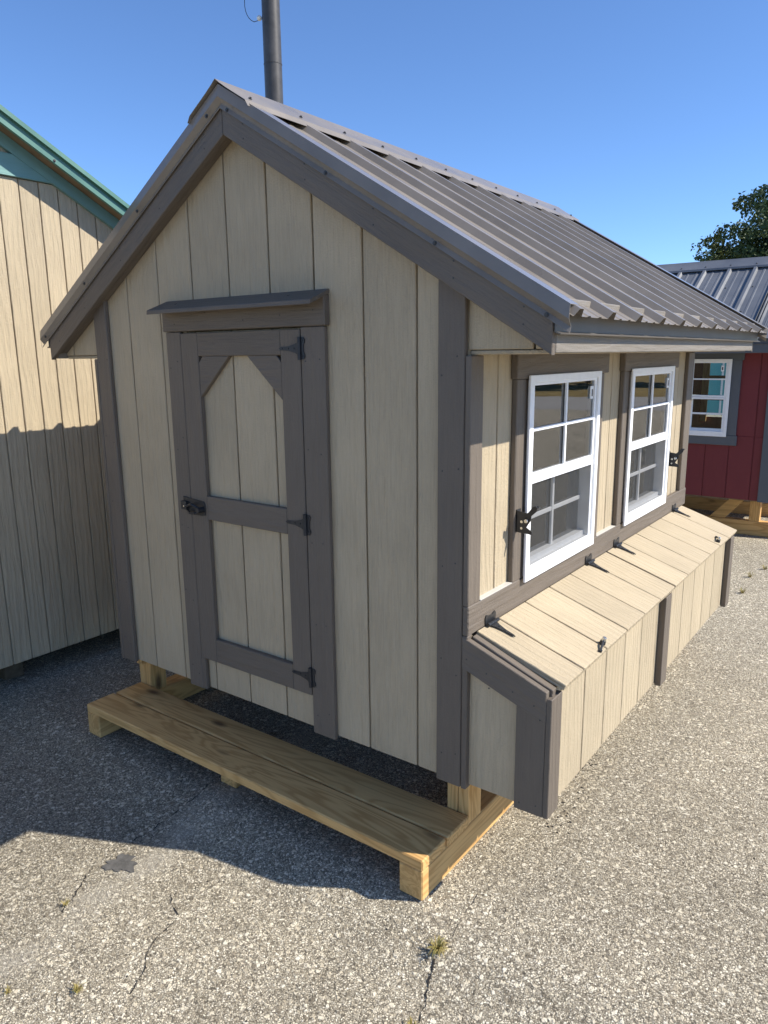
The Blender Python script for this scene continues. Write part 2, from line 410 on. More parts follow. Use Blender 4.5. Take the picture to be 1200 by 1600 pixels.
# ------------------------------------------------------------------ shared builders
RIB = .2415
def corrugated(parent, mat, O, A, D, Nn, a0, a1, run, ribs, name='roof_panel', split=.72):
    """ribbed steel sheets. O ridge point, A along ridge, D down the slope, Nn normal"""
    O, A, D, Nn = Vector(O), Vector(A), Vector(D), Vector(Nn)
    edges = [a0]; k = 3
    rr = sorted(r for r in ribs if a0+.01 < r < a1-.01)
    cuts = [r+.0 for i, r in enumerate(rr) if i % 4 == 3]
    edges = [a0]+cuts+[a1]
    for e0, e1 in zip(edges, edges[1:]):
        prof = []
        for r in ribs+[ribs[-1]+RIB, ribs[0]-RIB]:
            prof += [(r-.026, 0), (r-.012, .021), (r+.012, .021), (r+.026, 0)]
            for mnr in (.078, .156):
                prof += [(r+mnr-.013, 0), (r+mnr-.007, .0035), (r+mnr+.007, .0035), (r+mnr+.013, 0)]
        prof = sorted(set(prof))
        def hh(x):
            for (p, q), (p2, q2) in zip(prof, prof[1:]):
                if p <= x <= p2: return q+(q2-q)*(x-p)/max(p2-p, 1e-6)
            return 0.
        xs = [e0+.0005]+[p for p, _ in prof if e0+.001 < p < e1-.001]+[e1-.0005]
        pr = [(x, hh(x)) for x in xs]; n = len(pr); m = MB()
        vs = []
        for dd in (0., run):
            for th in (0., -.0012):
                vs += [O+A*x+D*dd+Nn*(h+th) for x, h in pr]
        fs = []
        for i in range(n-1):
            fs += [(i, i+1, 2*n+i+1, 2*n+i), (n+i, 3*n+i, 3*n+i+1, n+i+1), (i, n+i, n+i+1, i+1), (2*n+i, 2*n+i+1, 3*n+i+1, 3*n+i)]
        fs += [(0, 2*n, 3*n, n), (n-1, 2*n-1, 4*n-1, 3*n-1)]
        m.add(vs, fs).build(name, mat, parent)
_sm = MB(); _sm.tube((0, 0, 0), (0, 0, .0018), .0070, None, 10).tube((0, 0, .0018), (0, 0, .0055), .0040, None, 6)
_so = _sm.build('screw_head_source', 'screw', origin=(0, 0, 0)); SCREW = _so.data; bpy.data.objects.remove(_so)
def screw(parent, p, nrm): inst('screw', SCREW, p, parent, Vector(nrm).to_track_quat('Z', 'Y').to_matrix())

def gable_roof(parent, mat, C, A, S, half, rise, a0, a1, ribs, screws=True, rake=True, eave_trim=True, edge=None):
    """C ridge point (height of flat of sheet), A ridge direction, S horizontal direction of the first slope"""
    roof = empty('roof', C, parent)
    C, A, S = Vector(C), Vector(A), Vector(S); Z = Vector((0, 0, 1))
    for sg in (1, -1):
        D = (S*sg*half-Z*rise); run = D.length; D.normalize(); Nn = (S*sg*rise+Z*half).normalized()
        corrugated(roof, mat, C+D*.015, A, D, Nn, a0+.004, a1-.004, run-.015, ribs)
        if screws:
            for i, r in enumerate(ribs):
                if not a0 < r < a1: continue
                for q, off in ((.055, .045), (.36, .045), (.68, .045), (.94, .045)):
                    screw(roof, C+A*(r+off)+D*(run*q)+Nn*.001, Nn)
        if rake:
            for e, o in ((a0, -1), (a1, 1)):
                # folded rake trim: (outward, down) profile swept down the slope
                prof = [(-.060, -.0255), (0, -.0265), (.005, .011), (-.010, .030), (-.003, .045), (-.0045, .046), (-.0115, .030), (.0035, .011), (-.0015, -.0250), (-.060, -.0240)]
                sw = []
                for dd in (0., run-.006):
                    sw += [C+D*dd+A*(e+o*pr[0])-Z*pr[1]*1.0 for pr in prof]
                n = len(prof)
                MB().add(sw, [(i, (i+1) % n, (i+1) % n+n, i+n) for i in range(n)]+[tuple(range(n)), tuple(range(2*n-1, n-1, -1))]).build('rake_trim', edge or mat, roof)
                if screws and o == -1:
                    for q in (.04, .37, .68, .95): screw(roof, C+D*(run*q)+A*(e-.010)-Z*.034, -A)
        if eave_trim:
            p = C+D*(run-.055)-Nn*.004; Sx = S*sg
            MB().prism([p, p+Sx*.004, p+Sx*.004-Z*.062, p+Sx*.018-Z*.068, p+Sx*.017-Z*.070, p-Z*.064], A*(a1-a0-.02)).build('eave_trim', 'roof_drip_shade' if edge else mat, roof).location += A*(a0+.01)
    # ridge cap, folded, riding on the ribs
    sl = rise/half; w_ = .135; t = .0015; up = .033
    pr = [(-w_-.012, -.012), (-w_, 0), (-.05, 0.001), (-.02, .003), (0, .006), (.02, .003), (.05, .001), (w_, 0), (w_+.012, -.012)]
    pts = [(x, up+h-abs(x)*sl) for x, h in pr]
    loop = pts+[(x, h-t) for x, h in pts[::-1]]
    P = [C+A*(a0-.012)+S*x+Z*h for x, h in loop]; n = len(loop); m = len(pts)
    Q = [p+A*(a1-a0+.05) for p in P]
    fs = [(i, i+1, i+1+n, i+n) for i in range(n-1)]+[(n-1, 0, n, 2*n-1)]
    fs += [(i, i+1, n-2-i, n-1-i) for i in range(m-1)]+[(n+n-1-i, n+n-2-i, n+i+1, n+i) for i in range(m-1)]
    MB().add(P+Q, fs).build('ridge_cap', mat, roof)
    if screws:
        for r in ribs:
            for sg in (1, -1):
                Nn = (S*sg*rise+Z*half).normalized()
                screw(roof, C+A*r+S*sg*(w_-.028)+Z*(up+.002-(w_-.028)*sl), Nn)
    return roof

def window(parent, trim, O, A, Nn, a0, a1, z0, z1, header=(.073, .110), sill=False, with_screen=True, tp=.0205, zt=None, pane='glass'):
    """slider window: O + a*A + z*Z on the wall plane, facing Nn"""
    O, A, Nn = Vector(O), Vector(A), Vector(Nn); Z = Vector((0, 0, 1))
    win = empty('window', O+A*(a0+a1)/2+Z*z0, parent)
    ax = 'x' if abs(A.x) > .5 else 'y'
    def bar(name, mat, p, q, r, s, d0, d1, bevel=.0015):
        pts = [O+A*p+Z*r+Nn*d0, O+A*q+Z*r+Nn*d0, O+A*q+Z*s+Nn*d0, O+A*p+Z*s+Nn*d0]
        return MB().prism(pts, Nn*(d1-d0)).build(name, mat, win, bevel)
    # wooden surround
    hz = z1-.010
    bar('header_trim', trim+ax, a0-header[0], a1+header[1], hz, hz+.088, 0, tp+.005, .003)
    zb = z0-.004 if zt is None else zt
    if sill: bar('sill_trim', trim+ax, a0-header[0]-.03, a1+.085, z0-.075, z0+.012, 0, tp+.004, .003); zb = z0+.012
    bar('side_trim', trim+'z', a0-header[0]+.011, a0+.016, zb, hz, 0, tp, .003)
    bar('side_trim', trim+'z', a1-.012, a1+.075, zb, hz, 0, tp, .003)
    # vinyl frame: a flange standing just off the trim on a narrower core
    d1 = tp+.017; d0 = tp+.008; fw = .034; inn = tp-.045; e = .018
    bar('frame', 'white', a0, a0+.031, z0, z1, d0, d1); bar('frame', 'white', a1-.026, a1, z0, z1, d0, d1)
    bar('frame', 'white', a0+.031, a1-.026, z1-.024, z1, d0, d1); bar('frame', 'white', a0+.031, a1-.026, z0, z0+.045, d0, d1)
    for q in ((a0+e, a0+.033, z0+e, z1-e), (a1-.036, a1-e, z0+e, z1-e), (a0+.0332, a1-.0362, z1-.028, z1-e), (a0+.0332, a1-.0362, z0+e, z0+.047)): bar('jamb_liner', 'white', *q, inn, d0-.0005, 0)
    bar('sash', 'white', a0+.0315, a0+.037, z0+.0455, z1-.0245, inn, d1-.005); bar('sash', 'white', a1-.046, a1-.030, z0+.0455, z1-.0245, inn, d1-.008)
    zm = z0+(z1-z0)*.512; il, ir = a0+.037, a1-.046
    bar('meeting_rail', 'white', il, ir, zm, zm+.015, inn, d1-.004); bar('meeting_rail', 'white', il, ir, zm-.020, zm-.002, inn, d1-.001)
    bar('sash', 'white', il, ir, z1-.034, z1-.0245, inn, d1-.005); bar('sash', 'white', il, ir, z0+.0455, z0+.066, inn, d1-.028)
    c = (il+ir)/2
    # glazing bars
    gd = (d1-.014, d1-.005)
    bar('muntin', 'white', c-.006, c+.006, zm+.015, z1-.034, *gd); h2 = (zm+.015+z1-.034)/2
    bar('muntin', 'white', il, c-.006, h2-.006, h2+.006, gd[0], gd[1]-.002); bar('muntin', 'white', c+.006, ir, h2-.006, h2+.006, gd[0], gd[1]-.002)
    ld = (inn+.008, inn+.018); h3 = (z0+.066+zm-.020)/2
    bar('muntin', 'white', c-.008, c+.008, z0+.066, zm-.020, *ld); bar('muntin', 'white', il, c-.008, h3-.008, h3+.008, ld[0], ld[1]-.002); bar('muntin', 'white', c+.008, ir, h3-.008, h3+.008, ld[0], ld[1]-.002)
    bar('pane', pane, il-.002, ir+.002, zm+.010, z1-.030, d1-.020, d1-.0155, 0)
    bar('pane', pane, il-.002, ir+.002, z0+.06, zm-.016, inn+.001, inn+.0055, 0)
    if with_screen:
        p = [O+A*a+Z*z+Nn*(d1-.011) for a, z in ((il-.002, z0+.044), (ir+.002, z0+.044), (ir+.002, zm-.018), (il-.002, zm-.018))]
        MB().add(p, [(0, 1, 2, 3)]).build('insect_screen', 'screen', win)
    # small vent latch tab on the upper sash
    t_ = bar('vent_latch', 'white', ir-.040, ir-.016, z1-.105, z1-.056, d1-.0152, d1-.009); bar('vent_latch_slot', 'black', ir-.033, ir-.023, z1-.095, z1-.068, d1-.0089, d1-.008, 0)
    return win

def t_hinge(parent, P, U, V, Nn, size=1.):
    """T-hinge: barrel at P along U, strap along V, wall leaf along -V"""
    P, U, V, Nn = Vector(P), Vector(U), Vector(V), Vector(Nn)
    m = MB(); h = .040*size; t = .0028
    m.tube(P-U*h+Nn*.005, P+U*h+Nn*.005, .0075*size, None, 10)
    for k in (-.5, .0, .5): m.tube(P+U*(h*k*1.0-.001)+Nn*.005, P+U*(h*k+.001)+Nn*.005, .0083*size, None, 10)
    m.prism([P+U*.028*size, P+V*.022*size+U*.016*size, P+V*.055*size+U*.008*size, P+V*.092*size+U*.006*size, P+V*.102*size, P+V*.092*size-U*.006*size, P+V*.055*size-U*.008*size, P+V*.022*size-U*.016*size, P-U*.028*size], Nn*t)
    sc = [(.038, -.002), (.038, -.018), (.030, -.024), (.018, -.022), (.013, -.018), (-.013, -.018), (-.018, -.022), (-.030, -.024), (-.038, -.018), (-.038, -.002)]
    m.prism([P+U*a*size+V*b*size for a, b in sc], Nn*t)
    for q in (.028, .055, .086): m.tube(P+V*q*size+Nn*t, P+V*q*size+Nn*(t+.002), .0036*size, .003*size, 8)
    for a in (.027, -.027): m.tube(P+U*a*size-V*.013*size+Nn*t, P+U*a*size-V*.013*size+Nn*(t+.002), .0036*size, .003*size, 8)
    return m.build('hinge', 'black', parent)

# ------------------------------------------------------------------ the beige coop
W, L, ZB, ZS = 1.826, 2.44, .318, 1.705
CX = -W/2
coop = empty('chicken_coop', (CX, L/2, 0))
tag(coop, 'beige chicken coop with grey trim, nest box and ribbed metal roof, in the middle', 'chicken coop')
HALF, RISE, RZ = 1.252, .757, 2.542       # metal sheet: half span, rise, ridge height
SL = RISE/HALF
EV = .285                                 # fascia face beyond the wall
FR = -.064                                # front face of rake boards
RB = RZ-.125                              # underside of rake boards at the apex
Z = Vector((0, 0, 1))
roof_under = lambda x, y=0: RZ-.02-abs(x-CX)*SL

# front wall: backing sheet + boards
fw = MB().prism([(-W+.012, .022, ZB), (-.012, .022, ZB), (-.012, .022, roof_under(-.012)-.03), (CX, .022, RZ-.05), (-W+.012, .022, roof_under(-W+.012)-.03)], (0, -.012, 0)).build('front_wall', 'beige_z', coop)
gx = [-.1794-.2032*k for k in range(-1, 9)]
DL, DR, DB, DT = -1.243, -.636, .322, 1.786
topc = RZ-.045
clips_f = [(SL, 1, topc+SL*CX), (-SL, 1, topc-SL*CX)]
fc = []
for c in cells(-W+.002, -.002, [x for x in gx if -W < x < 0], ZB, 2.6):
    a0, a1, z0, z1, g0, g1 = c
    if a1 <= DL or a0 >= DR: fc.append(c); continue
    if a0 < DL: fc.append((a0, DL-.002, z0, DT+.02, g0, False))
    if a1 > DR: fc.append((DR+.002, a1, z0, DT+.02, False, g1))
    fc.append((a0, a1, DT+.0215, z1, g0, g1))
siding(fw, 'beige_z', (0, .010, 0), (1, 0, 0), (0, -1, 0), fc, clips=clips_f)
# boxed eave returns: the gable siding runs on past the corners
for sg in (1, -1):
    x0 = .0 if sg > 0 else -W; x1 = x0+sg*(EV-.022)
    g_ = [x0+sg*.205]
    cl = [(SL, 1, topc+SL*CX), (-SL, 1, topc-SL*CX)]
    siding(fw, 'beige_z', (0, .010, 0), (1, 0, 0), (0, -1, 0), cells(min(x0, x1), max(x0, x1), g_, ZS, 2.2), clips=cl)
    xs = sorted((x0+sg*.005, x1))
    box('soffit', 'beige_y', coop, (xs[0], .004, ZS-.014), (xs[1], L+.05, ZS-.002))
    fx = sorted((x1, x1+sg*.022))
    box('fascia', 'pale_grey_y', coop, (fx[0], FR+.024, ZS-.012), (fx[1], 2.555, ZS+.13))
# side, back walls
sw = box('side_wall', 'beige_z', coop, (-.018, .0235, ZB), (-.008, L-.01, ZS+.05), 0)
lw = box('side_wall', 'beige_z', coop, (-W+.008, .0235, ZB), (-W+.018, L-.01, ZS+.05), 0)
bm_ = box('back_wall', 'beige_z', coop, (-W+.02, L-.02, ZB), (-.02, L-.008, 1.95), 0)
for xx in (1,):
    sg_ = [.182+.2032*k-.2032*2 for k in range(0, 16)]
    W1, W2 = (.338, .977), (1.357, 1.999)
    WZ = (.922, 1.623)
    # openings for the windows are left free of backing: rebuild side wall as pieces
    bpy.data.objects.remove(sw)
    sw = box('side_wall', 'beige_z', coop, (-.018, .0235, ZB), (-.008, L-.01, WZ[0]+.03), 0)
    for (p, q, r, s) in ((.0235, W1[0]+.02, WZ[0]+.0302, ZS+.05), (W1[1]-.02, W2[0]+.02, WZ[0]+.0302, ZS+.05), (W2[1]-.02, L-.01, WZ[0]+.0302, ZS+.05)):
        MB().box((-.018, p, r), (-.008, q, s)).build('backing_panel', 'beige_z', sw)
    cs = []
    for (p, q) in ((.005, W1[0]+.01), (W1[1]+.0, W2[0]+.01), (W2[1], L-.003)):
        cs += cells(p, q, sg_, WZ[0]-.0, ZS+.03)
    siding(sw, 'beige_z', (-.008, 0, 0), (0, 1, 0), (1, 0, 0), cs, t=.010)
siding(lw, 'beige_z', (-W+.008, 0, 0), (0, 1, 0), (-1, 0, 0), cells(.01, L-.01, [.2+.2032*k for k in range(12)], ZB, ZS+.03))
siding(bm_, 'beige_z', (0, L-.008, 0), (1, 0, 0), (0, 1, 0), cells(-W+.002, -.002, gx, ZB, 2.6), clips=clips_f)
box('floor', 'inside', coop, (-W+.03, .03, ZB-.012), (-.03, L-.03, ZB+.012), 0)
box('floor_frame', 'pine_y', coop, (-.06, .03, ZB-.045), (-.022, L-.03, ZB-.0125)); box('floor_frame', 'pine_y', coop, (-W+.022, .03, ZB-.045), (-W+.06, L-.03, ZB-.0125))
# corner trims
ct = .020
for (lo, hi) in (((-.092, -ct, ZB-.006), (.0, -.0005, 2.0)), ((-W, -ct, ZB-.006), (-W+.088, -.0005, 2.0))):
    poly = [(lo[0], lo[2]), (hi[0], lo[2]), (hi[0], hi[2]), (lo[0], hi[2])]
    poly = clip_poly(clip_poly(poly, SL, 1, topc-.04+SL*CX), -SL, 1, topc-.04-SL*CX)
    MB().prism([(x, lo[1], z) for x, z in poly], (0, .0195, 0)).build('corner_trim', 'grey_z', coop, .003)
box('corner_trim', 'grey_z', coop, (.0025, -ct-.001, .935), (.022, .054, ZS-.016)); box('corner_trim', 'grey_z', coop, (.0025, L-.118, .935), (.0225, L-.006, ZS-.016), .003)
box('corner_trim', 'grey_z', coop, (.0025, -ct-.001, ZB-.006), (.0215, .010, .8385))
box('corner_trim', 'grey_z', coop, (-W-.0195, -ct-.001, ZB-.006), (-W-.0005, .06, ZS-.016)); box('corner_trim', 'grey_z', coop, (-W-.0195, L-.06, ZB), (-W-.0005, L+.018, ZS-.016))
box('corner_trim', 'grey_z', coop, (-.09, L+.0025, ZB), (.0, L+.02, 1.82))
# belt rail above the nest box
box('belt_trim', 'grey_y', coop, (.0025, -ct-.001, .839), (.0235, L+.010, .9345), .003)
box('belt_cap', 'caulk', coop, (.0005, .056, .9350), (.0235, W1[0]-.065, .9375), .0005)
box('belt_cap', 'caulk', coop, (.0005, W1[1]+.078, .9350), (.0235, W2[0]-.075, .9375), .0005)
# rake boards + soffit strips behind them
for yb, dy in ((FR, .020), (2.535, .020)):
    for sg in (1, -1):
        xe = CX+sg*(W/2+EV)
        zt = lambda x: RZ-.032-abs(x-CX)*SL
        zl = lambda x: RB-abs(x-CX)*(RB-(ZS-.018))/(W/2+EV)
        a = (CX+sg*.0008)
        pts = [(a, yb, zl(a)), (xe, yb, zl(xe)), (xe, yb, zt(xe)), (a, yb, zt(a))]
        d = Vector((xe-a, 0, zt(xe)-zt(a)))
        MB().prism(pts, (0, dy, 0)).build('rake_board', 'grey_x', coop, .002, frame=slope_frame(d))
        x2 = CX+sg*(W/2+EV-.03)
        y0, y1 = (yb+dy+.001, -.0015) if yb < 0 else (L+.0145, yb-.001)
        pts = [(a, y0, zl(a)+.012), (x2, y0, zl(x2)+.012), (x2, y0, zt(x2)), (a, y0, zt(a))]
        MB().prism(pts, (0, y1-y0, 0)).build('rake_blocking', 'grey_x', coop, 0, frame=slope_frame(d))
# roof deck and metal
for sg in (1, -1):
    D = Vector((sg*HALF, 0, -RISE)); run = D.length; D.normalize(); Nn = Vector((sg*RISE, 0, HALF)).normalized()
    p = Vector((CX, -.045, RZ))-Nn*.004
    MB().prism([p+D*.004-Nn*0, p+D*(run-.06), p+D*(run-.06)-Nn*.012, p+D*.012-Nn*.012], (0, 2.58, 0)).build('roof_deck', 'inside', coop)
ribs = [-.035+RIB*k for k in range(0, 12)]
gable_roof(coop, 'roof', (CX, 0, RZ), (0, 1, 0), (1, 0, 0), HALF, RISE, -.075, 2.635, ribs, edge='roof_edge')

# door ------------------------------------------------------------
door = empty('door', ((DL+DR)/2, 0, DB), coop)
dw = box('door_panel', 'beige_z', door, (DL+.003, .010, DB-.003), (DR-.003, .022, DT+.012), 0)
for c in cells(DL+.003, DR-.003, gx, DB-.003, DT):
    a0, a1, z0, z1, g0, g1 = c
    MB().prism([(a0+(.0035 if g0 else 0), .0098, z0), (a1-(.0035 if g1 else 0), .0098, z0), (a1-(.0035 if g1 else 0), .0098, z1), (a0+(.0035 if g0 else 0), .0098, z1)], (0, -.010, 0)).build('panel_board', 'beige_z', door, .0022)
sy0, sy1 = -.0215, -.0005
box('stile', 'grey_z', door, (DL-.014, sy0, .456), (DL+.082, sy1, DT-.004)); box('stile', 'grey_z', door, (DR-.093, sy0, .456), (DR-.002, sy1, DT-.004))
SI, SJ = DL+.0825, DR-.0935
box('rail', 'grey_x', door, (SI, sy0, 1.696), (SJ, sy1, DT-.004)); box('rail', 'grey_x', door, (SI, sy0, 1.062), (SJ, sy1, 1.157)); box('rail', 'grey_x', door, (SI, sy0, .4565), (SJ, sy1, .558))
for sg, x in ((1, SI), (-1, SJ)):
    pts = [(x+sg*.168, 0, 1.6955), (x+sg*.022, 0, 1.6955), (x+sg*.0005, 0, 1.672), (x+sg*.0005, 0, 1.543)]
    MB().prism([(p[0], sy0+.002, p[2]) for p in pts], (0, sy1-sy0-.002, 0)).build('corner_brace', 'grey_x', door, .0015)
for z in (1.718, 1.110, .531): t_hinge(door, (DR-.0005, sy0, z), (0, 0, 1), (-1, 0, 0), (0, -1, 0), .95)
# rim latch with bow handle
lx, lz, ly = DL+.010, 1.108, sy0
m = MB()
pl_ = [(-.068, .036), (-.025, .032), (.055, .026), (.062, .014), (.062, -.030), (.040, -.034), (-.02, -.032), (-.045, -.028), (-.068, -.012)]
m.prism([(lx+a, ly, lz+b) for a, b in pl_], (0, -.004, 0))
m.box((lx-.070, ly-.016, lz-.016), (lx-.038, ly-.004, lz+.018))
m.path([(lx-.045, ly-.014, lz-.002), (lx-.022, ly-.022, lz+.004), (lx+.0, ly-.034, lz+.012), (lx+.022, ly-.036, lz+.016), (lx+.045, ly-.028, lz+.006), (lx+.058, ly-.012, lz-.008)], .0055, 8)
m.path([(lx-.030, ly-.014, lz-.018), (lx+.0, ly-.030, lz-.022), (lx+.030, ly-.030, lz-.020), (lx+.056, ly-.014, lz-.012)], .0050, 8)
m.tube((lx+.050, ly-.004, lz-.006), (lx+.050, ly-.034, lz-.006), .012, .010, 12)
latch_o = m.build('latch', 'black', door, .0006)
MB().tube((lx-.043, ly-.016, lz+.001), (lx-.043, ly-.024, lz+.001), .004, .003, 8).build('latch_pin', 'steel', door)
# jambs, head and little drip canopy are fixed to the wall
box('door_jamb', 'grey_z', coop, (-1.345, -.0205, ZB-.006), (DL-.0175, -.0005, DT+.002), .003); box('door_jamb', 'grey_z', coop, (DR+.001, -.0205, ZB-.010), (-.530, -.0005, DT+.002), .003)
box('door_jamb', 'grey_z', coop, (DL-.0172, -.0195, ZB-.004), (DL+.003, -.0005, .4555), .002)
head = box('door_head', 'grey_x', coop, (-1.352, -.028, DT+.0035), (-.520, -.0005, 1.888), .003)
canopy_p = [(-.0285, 1.905), (-.0285, 1.888), (-.0005, 1.9), (-.0005, 1.915)]
cp = [Vector((0, -.0010, 1.8905)), Vector((0, -.0010, 1.906)), Vector((0, -.098, 1.868)), Vector((0, -.100, 1.852))]
MB().prism([p+Vector((-1.350, 0, 0)) for p in cp], (.832, 0, 0)).build('door_canopy', 'grey_x', coop, .002)
for x in (-1.24, -.66): MB().tube((x, -.045, 1.886), (x, -.0465, 1.8905), .006, .004, 8).build('screw', 'screw', coop)

# windows -----------------------------------------------------------
def gate_latch(parent, P, Nn, A, flip=1):
    """black gravity gate latch standing out from the wall along Nn"""
    P, Nn, A = Vector(P), Vector(Nn)*.74, Vector(A); t = A*.0035
    m = MB()
    m.prism([P-Z*.042+A*.0, P+Z*.034+A*.0, P+Z*.034+A*.030, P-Z*.042+A*.030], Nn*.0035)          # foot plate
    m.prism([P+Nn*a+Z*b for a, b in ((0, -.040), (.018, -.042), (.055, -.043), (.078, -.045), (.078, -.034), (.050, -.022), (.072, .004), (.074, .022), (.055, .026), (.02, .030), (0, .032))], t)
    m.prism([P-t*1.2+Nn*a+Z*b for a, b in ((.048, .018), (.062, .010), (.100, .036), (.104, .048), (.094, .056), (.082, .050))], t)
    m.tube(P+Nn*.045+Z*.002-t*1.5, P+Nn*.045+Z*.002+t*2.2, .008, None, 10)
    m.path([P+Nn*.05+Z*.02+t, P+Nn*.10+Z*.05+A*.004, P+Nn*.098+Z*.046+A*.020], .004, 6)
    la = m.build('window_latch', 'black', parent)
    MB().tube(P+Nn*.052+Z*.001-t*1.6, P+Nn*.052+Z*.001-t*2.2, .0075, .006, 10).build('latch_rivet', 'steel', parent)
    MB().tube(P+Nn*.028-Z*.004-t*.02, P+Nn*.028-Z*.004-t*.4, .005, .005, 8).build('latch_rivet', 'steel', parent)
    MB().tube(P+Nn*.028-Z*.026-t*.02, P+Nn*.028-Z*.026-t*.4, .0045, .0045, 8).build('latch_rivet', 'steel', parent)
w1 = window(coop, 'grey_', (.0025, 0, 0), (0, 1, 0), (1, 0, 0), W1[0], W1[1], *WZ, zt=.9348)
w2 = window(coop, 'grey_', (.0025, 0, 0), (0, 1, 0), (1, 0, 0), W2[0], W2[1], *WZ, zt=.9348)
gate_latch(w1, (.0235, W1[0]-.050, 1.152), (1, 0, 0), (0, 1, 0))
gate_latch(w2, (.0235, W2[1]+.040, 1.152), (1, 0, 0), (0, 1, 0))

# nest box ------------------------------------------------------------
nest = empty('nest_box', (.15, L/2, .324), coop)
ND, NT0, NT1, NB, NE = .285, .832, .722, .322, 2.372
ns = (NT0-NT1)/(ND-.0)
# carcass
MB().prism([(.024, .0115, NB+.004), (ND-.012, .0115, NB+.004), (ND-.012, .0115, NT1-.012), (.024, .0115, NT0-.022)], (0, NE-.03, 0)).build('carcass', 'beige_z', nest)
# near end panel and trims
MB().prism([(.001, .011, NB), (.205, .011, NB), (.205, .011, NT0-.03-.205*ns), (.001, .011, NT0-.03)], (0, -.011, 0)).build('end_panel', 'beige_z', nest, .002)
MB().prism([(.192, -.020, NB-.006), (ND+.0015, -.020, NB-.006), (ND+.0015, -.020, NT1-.092), (.192, -.020, NT0-.10-.192*ns+.006)], (0, .0195, 0)).build('end_trim', 'grey_z', nest, .002)
MB().prism([(.0025, -.0225, NT0-.100), (ND+.003, -.0225, NT1-.098), (ND+.003, -.0225, NT1+.004), (.0025, -.0225, NT0+.004)], (0, .0215, 0)).build('end_trim', 'grey_x', nest, .002, frame=slope_frame((ND, 0, NT1-NT0)))
MB().prism([(.026, .0020, NT0-.035), (ND+.010, .0020, NT1-.028), (ND+.012, .0020, NT1+.005), (.026, .0020, NT0+.003)], (0, .026, 0)).build('end_trim', 'grey_x', nest, .002, frame=slope_frame((ND, 0, NT1-NT0)))
# outer face
fx = ND-.0115
siding(nest, 'beige_z', (fx, 0, 0), (0, 1, 0), (1, 0, 0), cells(.012, NE-.004, [.092+.1965*k for k in range(12)], NB, NT1-.010), t=.0125)
box('face_trim', 'grey_z', nest, (ND+.0018, -.019, NB-.006), (ND+.0195, .058, NT1-.016), .002); box('face_trim', 'grey_z', nest, (ND+.0018, 1.100, NB-.006), (ND+.028, 1.180, NT1-.016), .002)
box('face_trim', 'grey_z', nest, (ND+.0018, NE-.072, NB-.006), (ND+.028, NE+.005, NT1-.016), .002)
box('face_trim', 'grey_z', nest, (.20, NE-.004, NB), (ND, NE+.014, NT1-.03), .002)
# lids, each of grooved boards on a panel
lt0, lt1 = Vector((.0245, 0, .8420)), Vector((ND+.038, 0, .7385))
ld = (lt1-lt0); lrun = ld.length; ld.normalize(); ln = Vector((-ld.z, 0, ld.x))
LF = slope_frame(ld)
for (y0, y1, gr) in ((.034, 1.173, [.175, .374, .578, .778, .976]), (1.189, NE+.008, [1.38, 1.58, 1.78, 1.98, 2.18])):
    p = lt0+Vector((0, y0, 0))-ln*.019
    lid = MB().prism([p, p+ld*lrun, p+ld*lrun+ln*.009, p+ln*.009], (0, y1-y0, 0)).build('lid', 'beige_x', nest, 0, frame=LF)
    for c in cells(y0, y1, gr, 0, 1):
        a0, a1, _, _, g0, g1 = c; a0 += .0035 if g0 else 0; a1 -= .0035 if g1 else 0
        q = lt0+Vector((0, a0, 0))-ln*.0098
        MB().prism([q, q+ld*(lrun+.0005), q+ld*(lrun+.0005)+ln*.0098, q+ln*.0098], (0, a1-a0, 0)).build('lid_board', 'beige_x', nest, .002, frame=LF)
for y in (.118, .965, 1.30, 2.22):
    P = lt0+Vector((.010, y, 0))+ln*.0005
    t_hinge(nest, P, (0, 1, 0), ld, ln, .84)
    MB().prism([(.0245, y+a*.84, .850+b*.84) for a, b in ((-.040, -.004), (.040, -.004), (.042, .022), (.034, .032), (.022, .029), (.012, .024), (-.012, .024), (-.022, .029), (-.034, .032), (-.042, .022))], (.0028, 0, 0)).build('hinge_leaf', 'black', nest)
def lid_hook(y, ang):
    P = lt0+ld*(lrun-.022)+Vector((0, y, 0)); d = (ld*math.cos(ang)+Vector((0, 1, 0))*math.sin(ang))
    m = MB(); m.path([P+ln*.012, P+d*.02+ln*.016, P+d*.045+ln*.008, P+d*.062+ln*.004], .0040, 8)
    m.tube(P+ln*.0003, P+ln*.014, .011, .009, 10)
    m.tube(P+d*.060+ln*.0003, P+d*.060+ln*.008, .006, .006, 8)
    m.build('lid_hook', 'black', nest)
    MB().tube(P+ln*.012, P+ln*.026, .0085, .007, 10).build('hook_knob', 'steel', nest, .001)
lid_hook(.385, R_(285)); lid_hook(2.02, R_(112))

# base: skids, posts and step -------------------------------------------------
for x0 in (-.1115, -1.8645): box('skid', 'pine_y', coop, (x0, -.2085, 0.0), (x0+.0895, L+.05, .1075), .004)
box('step_block', 'pine_y', coop, (-1.06, -.125, .0), (-.97, .06, .1075), .004)
for x0 in (-.1115, -1.8645):
    for y0 in (.0815, 1.16, 2.30):
        box('post', 'pine_z', coop, (x0+.002, y0, .1079), (x0+.044, y0+.088, ZB-.046), .003); box('post', 'pine_z', coop, (x0+.0460, y0, .1079), (x0+.0885, y0+.088, ZB-.046), .003)
box('floor_joist', 'pine_x', coop, (-W+.062, .30, ZB-.06), (-.062, .338, ZB-.0128), .003)
for i, (y0, y1) in enumerate(((-.2095, -.0680), (-.0610, .0785))):
    box('step_board', 'pine_x', coop, (-1.862+.004*i, y0, .1078), (-.0205+.003*i, y1, .146), .0045)

